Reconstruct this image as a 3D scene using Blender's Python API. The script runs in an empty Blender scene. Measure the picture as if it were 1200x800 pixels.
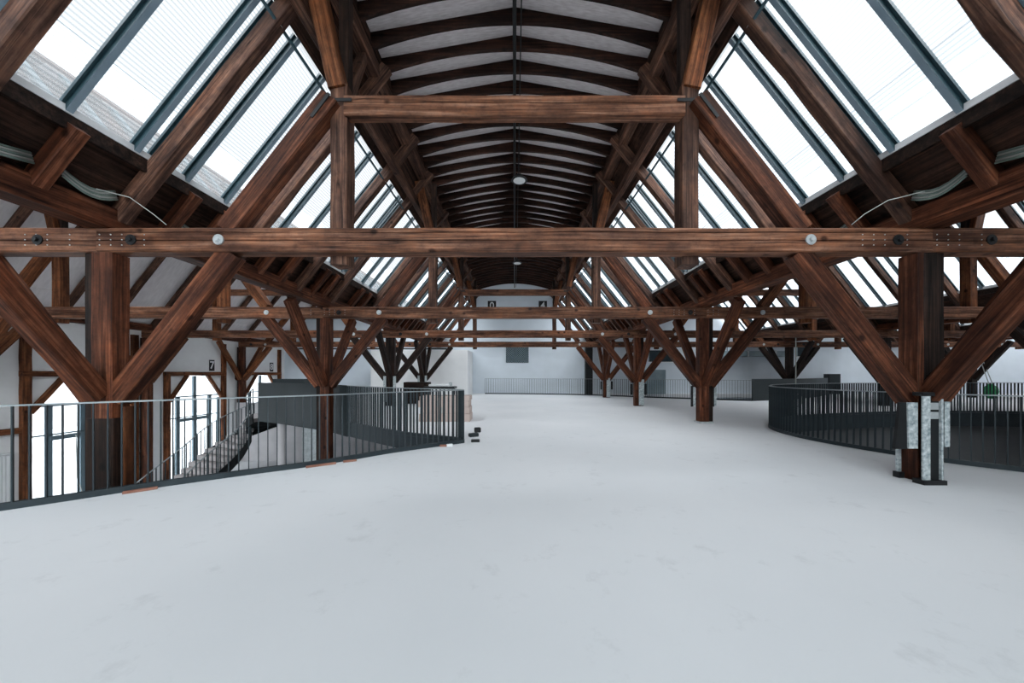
import bpy, bmesh, math, random
from mathutils import Vector, Matrix
random.seed(7)
C = bpy.context.scene.collection
S = bpy.context.scene

# ---------------------------------------------------------------- camera
cam = bpy.data.cameras.new('camera'); camo = bpy.data.objects.new('camera', cam); C.objects.link(camo)
camo.location = (0, 0, 1.45); camo.rotation_euler = (math.pi/2, 0, 0)
cam.sensor_width = 36; cam.lens = 410/1200*36
cam.shift_x = -3/1200; cam.shift_y = 38/1200; cam.clip_start = 0.05; cam.clip_end = 500
S.camera = camo
# ---------------------------------------------------------------- world: overcast sky
W = bpy.data.worlds.new('overcast_sky'); S.world = W; W.use_nodes = True
bg = W.node_tree.nodes['Background']
bg.inputs['Color'].default_value = (0.90, 0.955, 1.0, 1); bg.inputs['Strength'].default_value = 0.38
# ---------------------------------------------------------------- sun through the cloud
sl = bpy.data.lights.new('cloud_daylight', 'SUN'); so = bpy.data.objects.new('cloud_daylight', sl); C.objects.link(so)
sl.energy = 8.5; sl.angle = math.radians(120); sl.color = (0.93, 0.97, 1.0)
so.rotation_euler = (math.radians(42), math.radians(22), 0); so.location = (0, 10, 20)
# ---------------------------------------------------------------- exposure
S.view_settings.view_transform = 'Standard'; S.view_settings.look = 'None'
S.view_settings.gamma = 1; S.view_settings.use_curve_mapping = False; S.view_settings.exposure = 1.18
S.cycles.max_bounces = 8; S.cycles.transparent_max_bounces = 16; S.cycles.diffuse_bounces = 5

# ================================================================ materials
def nt(name):
    m = bpy.data.materials.new(name); m.use_nodes = True
    return m, m.node_tree.nodes, m.node_tree.links, m.node_tree.nodes['Principled BSDF']
def ramp(n, stops):
    r = n.new('ShaderNodeValToRGB'); e = r.color_ramp.elements
    e[0].position, e[0].color = stops[0][0], (*stops[0][1], 1)
    e[1].position, e[1].color = stops[-1][0], (*stops[-1][1], 1)
    for p, c in stops[1:-1]:
        x = e.new(p); x.color = (*c, 1)
    return r
def mapped(n, l, scale, kind='Object'):
    t = n.new('ShaderNodeTexCoord'); mp = n.new('ShaderNodeMapping'); mp.inputs['Scale'].default_value = scale
    l.new(t.outputs[kind], mp.inputs['Vector']); return mp
def wood(name, dark, mid, light, rough=0.6, grain_axis=0):
    m, n, l, b = nt(name)
    sc = [26, 26, 26]; sc[grain_axis] = 1.0
    mp = mapped(n, l, sc)
    oi = n.new('ShaderNodeObjectInfo')
    add = n.new('ShaderNodeVectorMath'); add.operation = 'ADD'
    cx = n.new('ShaderNodeVectorMath'); cx.operation = 'SCALE'; cx.inputs[0].default_value = (37, 91, 53)
    l.new(oi.outputs['Random'], cx.inputs['Scale']); l.new(mp.outputs[0], add.inputs[0]); l.new(cx.outputs[0], add.inputs[1])
    no = n.new('ShaderNodeTexNoise'); no.inputs['Scale'].default_value = 1.0; no.inputs['Detail'].default_value = 7; no.inputs['Roughness'].default_value = 0.62
    l.new(add.outputs[0], no.inputs['Vector'])
    r = ramp(n, [(0.28, dark), (0.5, mid), (0.74, light)]); l.new(no.outputs['Fac'], r.inputs[0])
    # broad stains
    sc2 = [5, 5, 5]; sc2[grain_axis] = 1.1
    mp2 = mapped(n, l, sc2); add2 = n.new('ShaderNodeVectorMath'); add2.operation = 'ADD'
    l.new(mp2.outputs[0], add2.inputs[0]); l.new(cx.outputs[0], add2.inputs[1])
    n2 = n.new('ShaderNodeTexNoise'); n2.inputs['Scale'].default_value = 0.9; n2.inputs['Detail'].default_value = 4
    l.new(add2.outputs[0], n2.inputs['Vector'])
    r2 = ramp(n, [(0.36, (0.42, 0.40, 0.42)), (0.56, (1, 1, 1)), (0.75, (1.35, 1.2, 1.1))]); l.new(n2.outputs['Fac'], r2.inputs[0])
    mx = n.new('ShaderNodeMix'); mx.data_type = 'RGBA'; mx.blend_type = 'MULTIPLY'; mx.inputs['Factor'].default_value = 1
    l.new(r.outputs[0], mx.inputs[6]); l.new(r2.outputs[0], mx.inputs[7])
    # drying cracks along the grain
    sc3 = [26, 26, 26]; sc3[grain_axis] = 0.35
    mp3 = mapped(n, l, sc3); add3 = n.new('ShaderNodeVectorMath'); add3.operation = 'ADD'
    l.new(mp3.outputs[0], add3.inputs[0]); l.new(cx.outputs[0], add3.inputs[1])
    n3 = n.new('ShaderNodeTexNoise'); n3.inputs['Scale'].default_value = 0.35; n3.inputs['Detail'].default_value = 1
    l.new(add3.outputs[0], n3.inputs['Vector'])
    r3 = ramp(n, [(0.488, (1, 1, 1)), (0.5, (0.05, 0.04, 0.04)), (0.512, (1, 1, 1))]); l.new(n3.outputs['Fac'], r3.inputs[0])
    mx2 = n.new('ShaderNodeMix'); mx2.data_type = 'RGBA'; mx2.blend_type = 'MULTIPLY'; mx2.inputs['Factor'].default_value = 0.8
    l.new(mx.outputs[2], mx2.inputs[6]); l.new(r3.outputs[0], mx2.inputs[7])
    add4 = n.new('ShaderNodeVectorMath'); add4.operation = 'ADD'; sc4 = [7, 9, 9]; mp4 = mapped(n, l, sc4)
    l.new(mp4.outputs[0], add4.inputs[0]); l.new(cx.outputs[0], add4.inputs[1])
    vo = n.new('ShaderNodeTexVoronoi'); vo.inputs['Scale'].default_value = 0.33; l.new(add4.outputs[0], vo.inputs['Vector'])
    r5 = ramp(n, [(0.07, (0.12, 0.09, 0.08)), (0.16, (1, 1, 1))]); l.new(vo.outputs['Distance'], r5.inputs[0])
    n4 = n.new('ShaderNodeTexNoise'); n4.inputs['Scale'].default_value = 1.0; n4.inputs['Detail'].default_value = 6; n4.inputs['Roughness'].default_value = 0.7
    l.new(add4.outputs[0], n4.inputs['Vector'])
    r4 = ramp(n, [(0.34, (0.55, 0.52, 0.55)), (0.5, (0.95, 0.95, 0.95)), (0.64, (1.25, 1.12, 1.0))]); l.new(n4.outputs['Fac'], r4.inputs[0])
    mx4 = n.new('ShaderNodeMix'); mx4.data_type = 'RGBA'; mx4.blend_type = 'MULTIPLY'; mx4.inputs['Factor'].default_value = 0.8
    l.new(mx2.outputs[2], mx4.inputs[6]); l.new(r4.outputs[0], mx4.inputs[7])
    mx5 = n.new('ShaderNodeMix'); mx5.data_type = 'RGBA'; mx5.blend_type = 'MULTIPLY'; mx5.inputs['Factor'].default_value = 0.9
    l.new(mx4.outputs[2], mx5.inputs[6]); l.new(r5.outputs[0], mx5.inputs[7]); mx2 = mx5
    # piece to piece variation
    hs = n.new('ShaderNodeHueSaturation'); mr = n.new('ShaderNodeMapRange'); mr.inputs['To Min'].default_value = 0.75; mr.inputs['To Max'].default_value = 1.25
    l.new(oi.outputs['Random'], mr.inputs['Value']); l.new(mr.outputs[0], hs.inputs['Value']); l.new(mx2.outputs[2], hs.inputs['Color'])
    l.new(hs.outputs[0], b.inputs['Base Color'])
    bp = n.new('ShaderNodeBump'); bp.inputs['Strength'].default_value = 0.35; bp.inputs['Distance'].default_value = 0.01
    l.new(no.outputs['Fac'], bp.inputs['Height']); l.new(bp.outputs[0], b.inputs['Normal'])
    b.inputs['Roughness'].default_value = rough; b.inputs['Specular IOR Level'].default_value = 0.15
    return m
def mottled(name, c0, c1, scale=1.2, rough=0.8, bump=0.0, detail=6, spec=0.3, metallic=0, kind='Object', stretch=(1, 1, 1)):
    m, n, l, b = nt(name)
    mp = mapped(n, l, stretch, kind)
    no = n.new('ShaderNodeTexNoise'); no.inputs['Scale'].default_value = scale; no.inputs['Detail'].default_value = detail
    l.new(mp.outputs[0], no.inputs['Vector'])
    r = ramp(n, [(0.3, c0), (0.7, c1)]); l.new(no.outputs['Fac'], r.inputs[0]); l.new(r.outputs[0], b.inputs['Base Color'])
    b.inputs['Roughness'].default_value = rough; b.inputs['Specular IOR Level'].default_value = spec; b.inputs['Metallic'].default_value = metallic
    if bump:
        bp = n.new('ShaderNodeBump'); bp.inputs['Strength'].default_value = bump; bp.inputs['Distance'].default_value = 0.01
        l.new(no.outputs['Fac'], bp.inputs['Height']); l.new(bp.outputs[0], b.inputs['Normal'])
    return m
M = {}
M['wood'] = wood('aged_brown_timber', (0.022, 0.008, 0.004), (0.095, 0.031, 0.015), (0.25, 0.10, 0.053))
M['wood_grey'] = wood('skylit_grey_timber', (0.032, 0.016, 0.011), (0.10, 0.050, 0.034), (0.26, 0.145, 0.10))  # greyer brown: skylight falling on the timber, put into its colour
M['wood_warm'] = wood('sunlit_reddish_timber', (0.05, 0.019, 0.008), (0.165, 0.058, 0.024), (0.32, 0.135, 0.06))  # orange tone carries the sunlight of the side naves in the colour
M['wood_beam'] = wood('brown_tie_beam_timber', (0.045, 0.016, 0.008), (0.19, 0.083, 0.046), (0.38, 0.21, 0.14))
M['wood_dark'] = wood('tarred_and_shaded_timber', (0.006, 0.004, 0.004), (0.022, 0.013, 0.010), (0.06, 0.033, 0.024))
M['board'] = wood('dark_roof_boards', (0.015, 0.008, 0.006), (0.05, 0.026, 0.018), (0.10, 0.05, 0.035), rough=0.8, grain_axis=1)
M['rib'] = wood('dark_arched_rib_timber', (0.010, 0.005, 0.004), (0.035, 0.016, 0.011), (0.085, 0.036, 0.022), rough=0.6)
M['plaster'] = mottled('white_wall_plaster', (0.80, 0.80, 0.80), (0.87, 0.87, 0.87), 1.5, 0.9)
M['lower_wall'] = mottled('dull_lower_wall', (0.42, 0.40, 0.41), (0.5, 0.48, 0.49), 1.5, 0.9)
M['roof_panel'] = mottled('pale_insulation_panel', (0.70, 0.65, 0.65), (0.82, 0.77, 0.77), 3.0, 0.9, stretch=(1, 4, 1))
M['vault'] = mottled('whitewashed_ceiling_board', (0.56, 0.50, 0.50), (0.76, 0.71, 0.71), 6.0, 0.9, stretch=(1, 6, 1), bump=0.2)
M['steel'] = mottled('dark_painted_steel', (0.018, 0.027, 0.032), (0.030, 0.041, 0.047), 3, 0.5, spec=0.3)
M['panel_steel'] = mottled('dark_sheet_steel', (0.012, 0.018, 0.020), (0.024, 0.032, 0.035), 0.8, 0.5, spec=0.25)
M['rail_top'] = mottled('worn_steel_flat', (0.22, 0.25, 0.26), (0.35, 0.38, 0.39), 3, 0.4, metallic=0.6)
M['bar_teal'] = mottled('blue_green_glazing_bar', (0.010, 0.032, 0.042), (0.018, 0.048, 0.060), 3, 0.4, spec=0.5)
M['bar_pale'] = mottled('floor_lit_glazing_bar_web', (0.17, 0.24, 0.29), (0.24, 0.32, 0.38), 3, 0.4, spec=0.5)  # paler than the flanges: light from the floor painted into the web
M['black'] = mottled('black_steel', (0.006, 0.007, 0.008), (0.014, 0.015, 0.016), 4, 0.5)
M['galv'] = mottled('galvanised_steel', (0.42, 0.45, 0.46), (0.62, 0.65, 0.66), 9, 0.4, metallic=0.5)
M['foil'] = mottled('printed_white_foil', (0.20, 0.25, 0.27), (0.62, 0.66, 0.66), 22, 0.45, detail=2)
M['white_paint'] = mottled('white_paint', (0.78, 0.79, 0.80), (0.84, 0.85, 0.86), 3, 0.6)
M['flash'] = mottled('pale_metal_flashing', (0.45, 0.46, 0.47), (0.70, 0.71, 0.72), 5, 0.6, stretch=(1, 0.4, 1))
M['tread'] = mottled('pale_stone_tread', (0.45, 0.41, 0.41), (0.56, 0.52, 0.52), 4, 0.8)
M['zinc'] = mottled('pale_zinc_roofing', (0.40, 0.42, 0.44), (0.50, 0.52, 0.54), 0.8, 0.8)
M['snow'] = mottled('snowy_ground', (0.70, 0.70, 0.72), (0.86, 0.87, 0.9), 0.15, 0.9)
M['facade'] = mottled('pale_facade', (0.62, 0.60, 0.60), (0.75, 0.74, 0.74), 0.6, 0.9, stretch=(1, 1, 6))
M['cardboard'] = mottled('pinkish_cardboard', (0.44, 0.35, 0.31), (0.54, 0.44, 0.40), 3, 0.9)
M['duct'] = mottled('grey_blue_duct_metal', (0.20, 0.27, 0.30), (0.30, 0.37, 0.40), 2, 0.5)
M['dark_glass'] = mottled('dark_window_pane', (0.02, 0.035, 0.045), (0.04, 0.06, 0.07), 1, 0.2, spec=0.5)
M['green'] = mottled('green_plastic_bag', (0.01, 0.12, 0.05), (0.03, 0.28, 0.11), 9, 0.5)
M['cable'] = mottled('off_white_cable_sheath', (0.30, 0.31, 0.29), (0.42, 0.43, 0.40), 5, 0.6)
M['cable_green'] = mottled('green_grey_cable_sheath', (0.12, 0.17, 0.15), (0.24, 0.29, 0.26), 5, 0.6)
M['brick'] = mottled('reddish_scrap_wood', (0.22, 0.09, 0.06), (0.36, 0.18, 0.13), 8, 0.8)
M['lens'] = mottled('frosted_lamp_glass', (0.72, 0.74, 0.73), (0.8, 0.82, 0.81), 8, 0.5)
# floor: pale trowelled screed
m, n, l, b = nt('pale_trowelled_screed')
mp = mapped(n, l, (1, 1, 1)); no = n.new('ShaderNodeTexNoise'); no.inputs['Scale'].default_value = 0.28; no.inputs['Detail'].default_value = 6
l.new(mp.outputs[0], no.inputs['Vector']); r = ramp(n, [(0.3, (0.70, 0.715, 0.735)), (0.68, (0.79, 0.795, 0.81))]); l.new(no.outputs['Fac'], r.inputs[0])
n2 = n.new('ShaderNodeTexNoise'); n2.inputs['Scale'].default_value = 3.2; n2.inputs['Detail'].default_value = 8; n2.inputs['Roughness'].default_value = 0.7
l.new(mp.outputs[0], n2.inputs['Vector']); r2 = ramp(n, [(0.27, (0.80, 0.80, 0.80)), (0.42, (1, 1, 1))]); l.new(n2.outputs['Fac'], r2.inputs[0])
mx = n.new('ShaderNodeMix'); mx.data_type = 'RGBA'; mx.blend_type = 'MULTIPLY'; mx.inputs['Factor'].default_value = 0.6
l.new(r.outputs[0], mx.inputs[6]); l.new(r2.outputs[0], mx.inputs[7]); l.new(mx.outputs[2], b.inputs['Base Color'])
b.inputs['Roughness'].default_value = 0.7; b.inputs['Specular IOR Level'].default_value = 0.3
M['floor'] = m
# ribbed polycarbonate: mostly clear, partly diffusing
def poly_mat():
    m = bpy.data.materials.new('ribbed_polycarbonate'); m.use_nodes = True; n = m.node_tree.nodes; l = m.node_tree.links
    n.clear(); out = n.new('ShaderNodeOutputMaterial')
    t = n.new('ShaderNodeBsdfTransparent'); tr = n.new('ShaderNodeBsdfTranslucent'); tr.inputs['Color'].default_value = (0.85, 0.88, 0.9, 1)
    mp = mapped(n, l, (1, 1, 1)); wv = n.new('ShaderNodeTexWave'); wv.bands_direction = 'X'; wv.inputs['Scale'].default_value = 6.0
    wv.inputs['Distortion'].default_value = 0.0
    l.new(mp.outputs[0], wv.inputs['Vector'])
    r = ramp(n, [(0.0, (0.78, 0.80, 0.81)), (0.5, (0.92, 0.93, 0.94)), (1.0, (0.97, 0.97, 0.97))]); l.new(wv.outputs['Fac'], r.inputs[0]); l.new(r.outputs[0], tr.inputs['Color'])
    l.new(r.outputs[0], t.inputs['Color'])
    mx = n.new('ShaderNodeMixShader'); mx.inputs[0].default_value = 0.12
    l.new(t.outputs[0], mx.inputs[1]); l.new(tr.outputs[0], mx.inputs[2]); l.new(mx.outputs[0], out.inputs['Surface'])
    return m
M['poly'] = poly_mat()
def glass_mat():
    m = bpy.data.materials.new('window_glass'); m.use_nodes = True; n = m.node_tree.nodes; l = m.node_tree.links
    n.clear(); out = n.new('ShaderNodeOutputMaterial'); t = n.new('ShaderNodeBsdfTransparent'); t.inputs['Color'].default_value = (0.93, 0.96, 0.97, 1)
    g = n.new('ShaderNodeBsdfGlossy'); g.inputs['Roughness'].default_value = 0.05
    mx = n.new('ShaderNodeMixShader'); mx.inputs[0].default_value = 0.06; l.new(t.outputs[0], mx.inputs[1]); l.new(g.outputs[0], mx.inputs[2])
    l.new(mx.outputs[0], out.inputs['Surface']); return m
M['glass'] = glass_mat()

# ================================================================ helpers
def tag(o, label=None, cat=None, group=None, kind=None):
    if label: o['label'] = label
    if cat: o['category'] = cat
    if group: o['group'] = group
    if kind: o['kind'] = kind
    return o
def empty(name, loc, label, cat, group=None):
    o = bpy.data.objects.new(name, None); C.objects.link(o); o.location = loc; o.empty_display_size = 0.1
    return tag(o, label, cat, group)
WORLD = {}
def link(name, me, mat, parent=None, matrix=None):
    o = bpy.data.objects.new(name, me); C.objects.link(o)
    if not me.materials and mat is not None: me.materials.append(mat)
    mw = matrix if matrix is not None else Matrix.Identity(4)
    if parent is not None:
        o.parent = parent; local = WORLD.get(parent.name, Matrix.Translation(parent.location)).inverted() @ mw
        o.matrix_local = local
    else: o.matrix_world = mw
    WORLD[o.name] = mw.copy()
    return o
def world_loc(o):
    v = Vector(o.location); p = o.parent
    while p: v = v + Vector(p.location); p = p.parent
    return v
def bm_mesh(bm, name='mesh'):
    bmesh.ops.recalc_face_normals(bm, faces=bm.faces)
    me = bpy.data.meshes.new(name); bm.to_mesh(me); bm.free(); return me
def box(bm, x0, x1, y0, y1, z0, z1):
    vs = [bm.verts.new((x, y, z)) for x in (x0, x1) for y in (y0, y1) for z in (z0, z1)]
    for f in ((0,1,3,2),(4,6,7,5),(0,4,5,1),(2,3,7,6),(0,2,6,4),(1,5,7,3)): bm.faces.new([vs[i] for i in f])
def poly_prism(bm, pts, a, b, axis='y'):
    def mk(p, t):
        return (p[0], t, p[1]) if axis == 'y' else ((t, p[0], p[1]) if axis == 'x' else (p[0], p[1], t))
    v0 = [bm.verts.new(mk(p, a)) for p in pts]; v1 = [bm.verts.new(mk(p, b)) for p in pts]
    bm.faces.new(v0); bm.faces.new(v1[::-1]); k = len(pts)
    for i in range(k): bm.faces.new((v0[i], v0[(i+1) % k], v1[(i+1) % k], v1[i]))
def tube(bm, path, r, seg=8):
    rings = []
    path = [Vector(p) for p in path]
    for i, p in enumerate(path):
        d = (path[min(i+1, len(path)-1)] - path[max(i-1, 0)]).normalized()
        a = d.cross(Vector((0, 0, 1)));
        if a.length < 0.05: a = d.cross(Vector((1, 0, 0)))
        a.normalize(); bb = d.cross(a)
        rings.append([bm.verts.new(p + a*r*math.cos(2*math.pi*k/seg) + bb*r*math.sin(2*math.pi*k/seg)) for k in range(seg)])
    for i in range(len(rings)-1):
        for k in range(seg): bm.faces.new((rings[i][k], rings[i][(k+1) % seg], rings[i+1][(k+1) % seg], rings[i+1][k]))
    bm.faces.new(rings[0]); bm.faces.new(rings[-1][::-1])
def disc(bm, c, r, t, axis='y', seg=16):
    o = Vector(c); ax = {'x': Vector((1,0,0)), 'y': Vector((0,1,0)), 'z': Vector((0,0,1))}[axis]
    tube(bm, [o - ax*t/2, o + ax*t/2], r, seg)
AX = {'x': Vector((1,0,0)), 'y': Vector((0,1,0)), 'z': Vector((0,0,1))}
def beam(name, p0, p1, w, h, mat, parent=None, side='y', rough=0.006, cracks=()):
    """hewn timber from p0 to p1; w across along 'side', h in the other direction; local x is the grain"""
    p0, p1 = Vector(p0), Vector(p1); L = (p1-p0).length
    X = (p1-p0).normalized(); Y = AX[side]; Y = (Y - X*Y.dot(X)).normalized(); Z = X.cross(Y)
    bm = bmesh.new(); nseg = max(1, min(16, int(L/0.55))); ch = min(w, h)*0.07
    prof = [(-w/2+ch, -h/2), (w/2-ch, -h/2), (w/2, -h/2+ch), (w/2, h/2-ch), (w/2-ch, h/2), (-w/2+ch, h/2), (-w/2, h/2-ch)]
    for cz in sorted(cracks, reverse=True): prof += [(-w/2, h*cz+0.006), (-w/2+0.03, h*cz), (-w/2, h*cz-0.006)]
    prof.append((-w/2, -h/2+ch)); K = len(prof)
    ph = random.random()*10
    rings = []
    for i in range(nseg+1):
        t = L*i/nseg; jy = random.uniform(-rough, rough) if 0 < i < nseg else 0; jz = random.uniform(-rough, rough) if 0 < i < nseg else 0
        rings.append([bm.verts.new((t, a+jy+random.uniform(-rough, rough)*0.4, c+jz+random.uniform(-rough, rough)*0.4)) for a, c in prof])
    for i in range(nseg):
        for k in range(K): bm.faces.new((rings[i][k], rings[i][(k+1) % K], rings[i+1][(k+1) % K], rings[i+1][k]))
    bm.faces.new(rings[0]); bm.faces.new(rings[-1])
    mw = Matrix(((X.x, Y.x, Z.x, p0.x), (X.y, Y.y, Z.y, p0.y), (X.z, Y.z, Z.z, p0.z), (0,0,0,1)))
    return link(name, bm_mesh(bm, name), mat, parent, mw)
def boxo(name, x0, x1, y0, y1, z0, z1, mat, parent=None, bevel=0.0):
    """a box object whose origin is its own centre base"""
    bm = bmesh.new(); cx, cy = (x0+x1)/2, (y0+y1)/2
    box(bm, x0-cx, x1-cx, y0-cy, y1-cy, 0, z1-z0)
    if bevel: bmesh.ops.bevel(bm, geom=bm.edges[:], offset=bevel, segments=2, affect='EDGES')
    return link(name, bm_mesh(bm, name), mat, parent, Matrix.Translation((cx, cy, z0)))
def tubo(name, path, r, mat, parent=None, seg=8):
    o = Vector(path[0]); bm = bmesh.new(); tube(bm, [Vector(p)-o for p in path], r, seg)
    me = bm_mesh(bm, name)
    for f in me.polygons: f.use_smooth = True
    return link(name, me, mat, parent, Matrix.Translation(o))
ORD = ['first','second','third','fourth','fifth','sixth','seventh','eighth','ninth','tenth','eleventh','twelfth','thirteenth','fourteenth','fifteenth','sixteenth','seventeenth','eighteenth','nineteenth','twentieth']
TENS = {20: 'twenty', 30: 'thirty', 40: 'forty', 50: 'fifty'}
def ordw(i):
    i += 1
    if i <= 20: return ORD[i-1]
    if i % 10 == 0: return {30: 'thirtieth', 40: 'fortieth', 50: 'fiftieth'}[i]
    return TENS[i//10*10] + '-' + ORD[i % 10 - 1]
def catmull(pts, step=0.1, closed=False):
    P = [Vector(p) for p in pts]; out = []; k = len(P)
    rng = range(k if closed else k-1)
    for i in rng:
        if closed: a, b_, c, d = P[(i-1) % k], P[i], P[(i+1) % k], P[(i+2) % k]
        else: a, b_, c, d = P[max(i-1, 0)], P[i], P[i+1], P[min(i+2, k-1)]
        for s in range(12):
            t = s/12
            out.append(0.5*((2*b_) + (c-a)*t + (2*a-5*b_+4*c-d)*t*t + (3*b_-a-3*c+d)*t**3))
    if not closed: out.append(P[-1])
    return out
def resample(pts, step, closed=False):
    pts = [Vector(p) for p in pts]
    if closed: pts = pts + [pts[0]]
    cum = [0]
    for a, b_ in zip(pts, pts[1:]): cum.append(cum[-1] + (b_-a).length)
    nn = max(1, round(cum[-1]/step)); res = []; j = 0
    for i in range(nn + (0 if closed else 1)):
        s = cum[-1]*i/nn
        while j < len(cum)-2 and cum[j+1] < s: j += 1
        t = (s-cum[j])/max(1e-9, cum[j+1]-cum[j]); d = (pts[j+1]-pts[j]).normalized()
        res.append((pts[j].lerp(pts[j+1], t), d))
    return res

# ================================================================ plan
GZ = -3.85                       # ground floor below the deck
TY = [4.82 + 5.55*k for k in range(4)]          # truss planes
HALF = 5.62; NAVE = 11.24
BACK = 26.0; LWALL = -17.1; RWALL = 39.6; FRONT = -5.0
# left opening of the deck (x, y)
near_edge = [(-7.6, 2.0), (-5.46, 3.72), (-4.72, 4.37), (-3.79, 5.08), (-3.33, 5.40), (-2.84, 5.83), (-2.28, 6.42), (-1.55, 7.0), (-1.08, 7.36)]
far_edge = [(-1.08, 7.36), (-1.25, 7.62), (-1.9, 7.95), (-2.85, 8.5), (-4.7, 10.0), (-5.8, 10.95), (-8.0, 12.4), (-9.8, 13.4)]
left_near = catmull([(x, y, 0) for x, y in near_edge]); left_far = catmull([(x, y, 0) for x, y in far_edge])
left_hole = [v.xy for v in left_near] + [v.xy for v in left_far[1:]] + [Vector(p) for p in ((-10.0, 15.3), (-12.2, 18.5), (-14.4, 22.2), (LWALL, 24.0), (LWALL, 0.6), (-9.4, 0.6))]
right_pts = [(9.6, 3.1), (8.3, 4.25), (7.53, 5.17), (7.07, 5.72), (6.78, 6.4), (6.56, 7.25), (6.50, 8.05), (6.68, 9.0), (7.15, 9.8), (8.2, 10.9), (10, 11.9), (13.4, 12.8), (17, 13.1), (21, 12.3), (24, 10), (24.6, 6), (21, 3.0), (15, 2.0)]
right_hole = [v.xy for v in catmull([(x, y, 0) for x, y in right_pts], closed=True)]
back_edge = [(-2.15, 25.4), (1.5, 24.9), (5.2, 23.6), (8.5, 21.2), (12.7, 18.7)]
back_panel = [(12.7, 18.7), (15.6, 19.9), (18.8, 21.9), (22.0, 24.6)]
bl = catmull([(x, y, 0) for x, y in back_edge]); bp_ = catmull([(x, y, 0) for x, y in back_panel])
back_hole = [v.xy for v in bl] + [v.xy for v in bp_[1:]] + [Vector((22, 25.7)), Vector((-2.15, 25.7))]

def slab_mesh(outer, holes, th):
    cu = bpy.data.curves.new('deck_outline', 'CURVE'); cu.dimensions = '2D'; cu.fill_mode = 'BOTH'; cu.extrude = th/2
    for loop in [outer] + holes:
        s = cu.splines.new('POLY'); s.points.add(len(loop)-1)
        for i, p in enumerate(loop): s.points[i].co = (p[0], p[1], 0, 1)
        s.use_cyclic_u = True
    o = bpy.data.objects.new('deck_outline', cu); me = bpy.data.meshes.new_from_object(o); bpy.data.objects.remove(o)
    me.materials.clear(); return me
li = [tuple(v) for v in left_hole]; j = li.index((LWALL, 0.6)) if (LWALL, 0.6) in li else max(range(len(li)), key=lambda i: -(abs(li[i][0]-LWALL)+abs(li[i][1]-0.6)))
loop = li[j:] + li[:j]           # from (left wall, 0.6) round the near edge to (left wall, 24)
me = slab_mesh([(RWALL, FRONT), (RWALL, BACK), (LWALL, BACK)] + loop[::-1] + [(LWALL, FRONT)], [right_hole, back_hole], 0.28)
fl = link('floor', me, M['floor'], None, Matrix.Translation((0, 0, -0.14))); tag(fl, kind='structure')
fasc = bmesh.new()
def strip(bm, pts, z0, z1, off=0.0):
    vs = []
    for i, p in enumerate(pts):
        a = bm.verts.new((p[0], p[1], z0)); b_ = bm.verts.new((p[0], p[1], z1)); vs.append((a, b_))
    for (a, b_), (c, d) in zip(vs, vs[1:]): bm.faces.new((a, c, d, b_))
def fascia(name, pts, z0, z1, closed=False, th=0.03, inward=None):
    bm = bmesh.new(); P = [Vector((p[0], p[1], 0)) for p in pts]
    if closed: P.append(P[0])
    strip(bm, P, z0, z1); o = link(name, bm_mesh(bm), M['steel'])
    md = o.modifiers.new('thick', 'SOLIDIFY'); md.thickness = th; md.offset = 0
    return tag(o, kind='structure')
fascia('trim_1', [v.xy for v in left_near], -0.42, -0.005)
fascia('trim_2', [v.xy for v in left_far], -0.34, -0.005)
fascia('trim_3', right_hole, -0.5, -0.005, closed=True)
fascia('trim_4', [v.xy for v in bl], -0.4, -0.005)
bm = bmesh.new(); box(bm, LWALL, RWALL, FRONT, BACK, -0.1, 0)
g = link('floor_lower', bm_mesh(bm), mottled('lower_screed', (0.50, 0.50, 0.51), (0.60, 0.60, 0.62), 0.6, 0.7), None, Matrix.Translation((0, 0, GZ))); tag(g, kind='structure')
bm = bmesh.new(); box(bm, -120, LWALL-0.35, -60, 120, -0.3, 0)
g = link('ground_outside', bm_mesh(bm), M['snow'], None, Matrix.Translation((0, 0, GZ-0.05))); tag(g, kind='structure')

# ---- walls
def wallbox(name, x0, x1, y0, y1, z0, z1, mat='plaster'):
    return tag(boxo(name, x0, x1, y0, y1, z0, z1, M[mat]), kind='structure')
M['plaster_blue'] = mottled('cool_white_wall_paint', (0.68, 0.74, 0.79), (0.74, 0.80, 0.86), 1.0, 0.9)
wallbox('wall_back', LWALL-0.3, RWALL, BACK, BACK+0.3, GZ, 9.2, 'plaster_blue')
wallbox('wall_front', LWALL-0.3, -16.0, FRONT-0.3, FRONT, GZ, 9.2)
wallbox('wall_front', -16.0, -8.0, FRONT-0.3, FRONT, GZ, -2.8)
wallbox('wall_front', -16.0, -8.0, FRONT-0.3, FRONT, 6.4, 9.2)
fw = tag(empty('window_5', (-12, FRONT, -2.8), None, None), kind='structure')  # unseen glazing, added to brighten the left nave
boxo('glass_pane', -16.0, -8.0, FRONT-0.16, FRONT-0.15, -2.8, 6.4, M['glass'], fw)
for xx in range(-16, -7, 2): boxo('mullion', xx-0.05, xx+0.05, FRONT-0.22, FRONT-0.1, -2.8, 6.4, M['steel'], fw)
wallbox('wall_front', 8.0, RWALL, FRONT-0.3, FRONT, GZ, 9.2)
wallbox('wall_front', -8.0, 8.0, FRONT-0.3, FRONT, GZ, 2.4)
wallbox('wall_front', -8.0, 8.0, FRONT-0.3, FRONT, 8.6, 9.2)
fw = tag(empty('window_4', (0, FRONT, 2.4), None, None), kind='structure')  # unseen glazing, added to light the front faces of the beams
boxo('glass_pane', -8.0, 8.0, FRONT-0.16, FRONT-0.15, 2.4, 8.6, M['glass'], fw)
for xx in range(-8, 9, 2): boxo('mullion', xx-0.05, xx+0.05, FRONT-0.22, FRONT-0.1, 2.4, 8.6, M['steel'], fw)
for zz in (4.5, 6.6): boxo('transom', -8.0, 8.0, FRONT-0.22, FRONT-0.1, zz-0.04, zz+0.04, M['steel'], fw)
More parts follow.
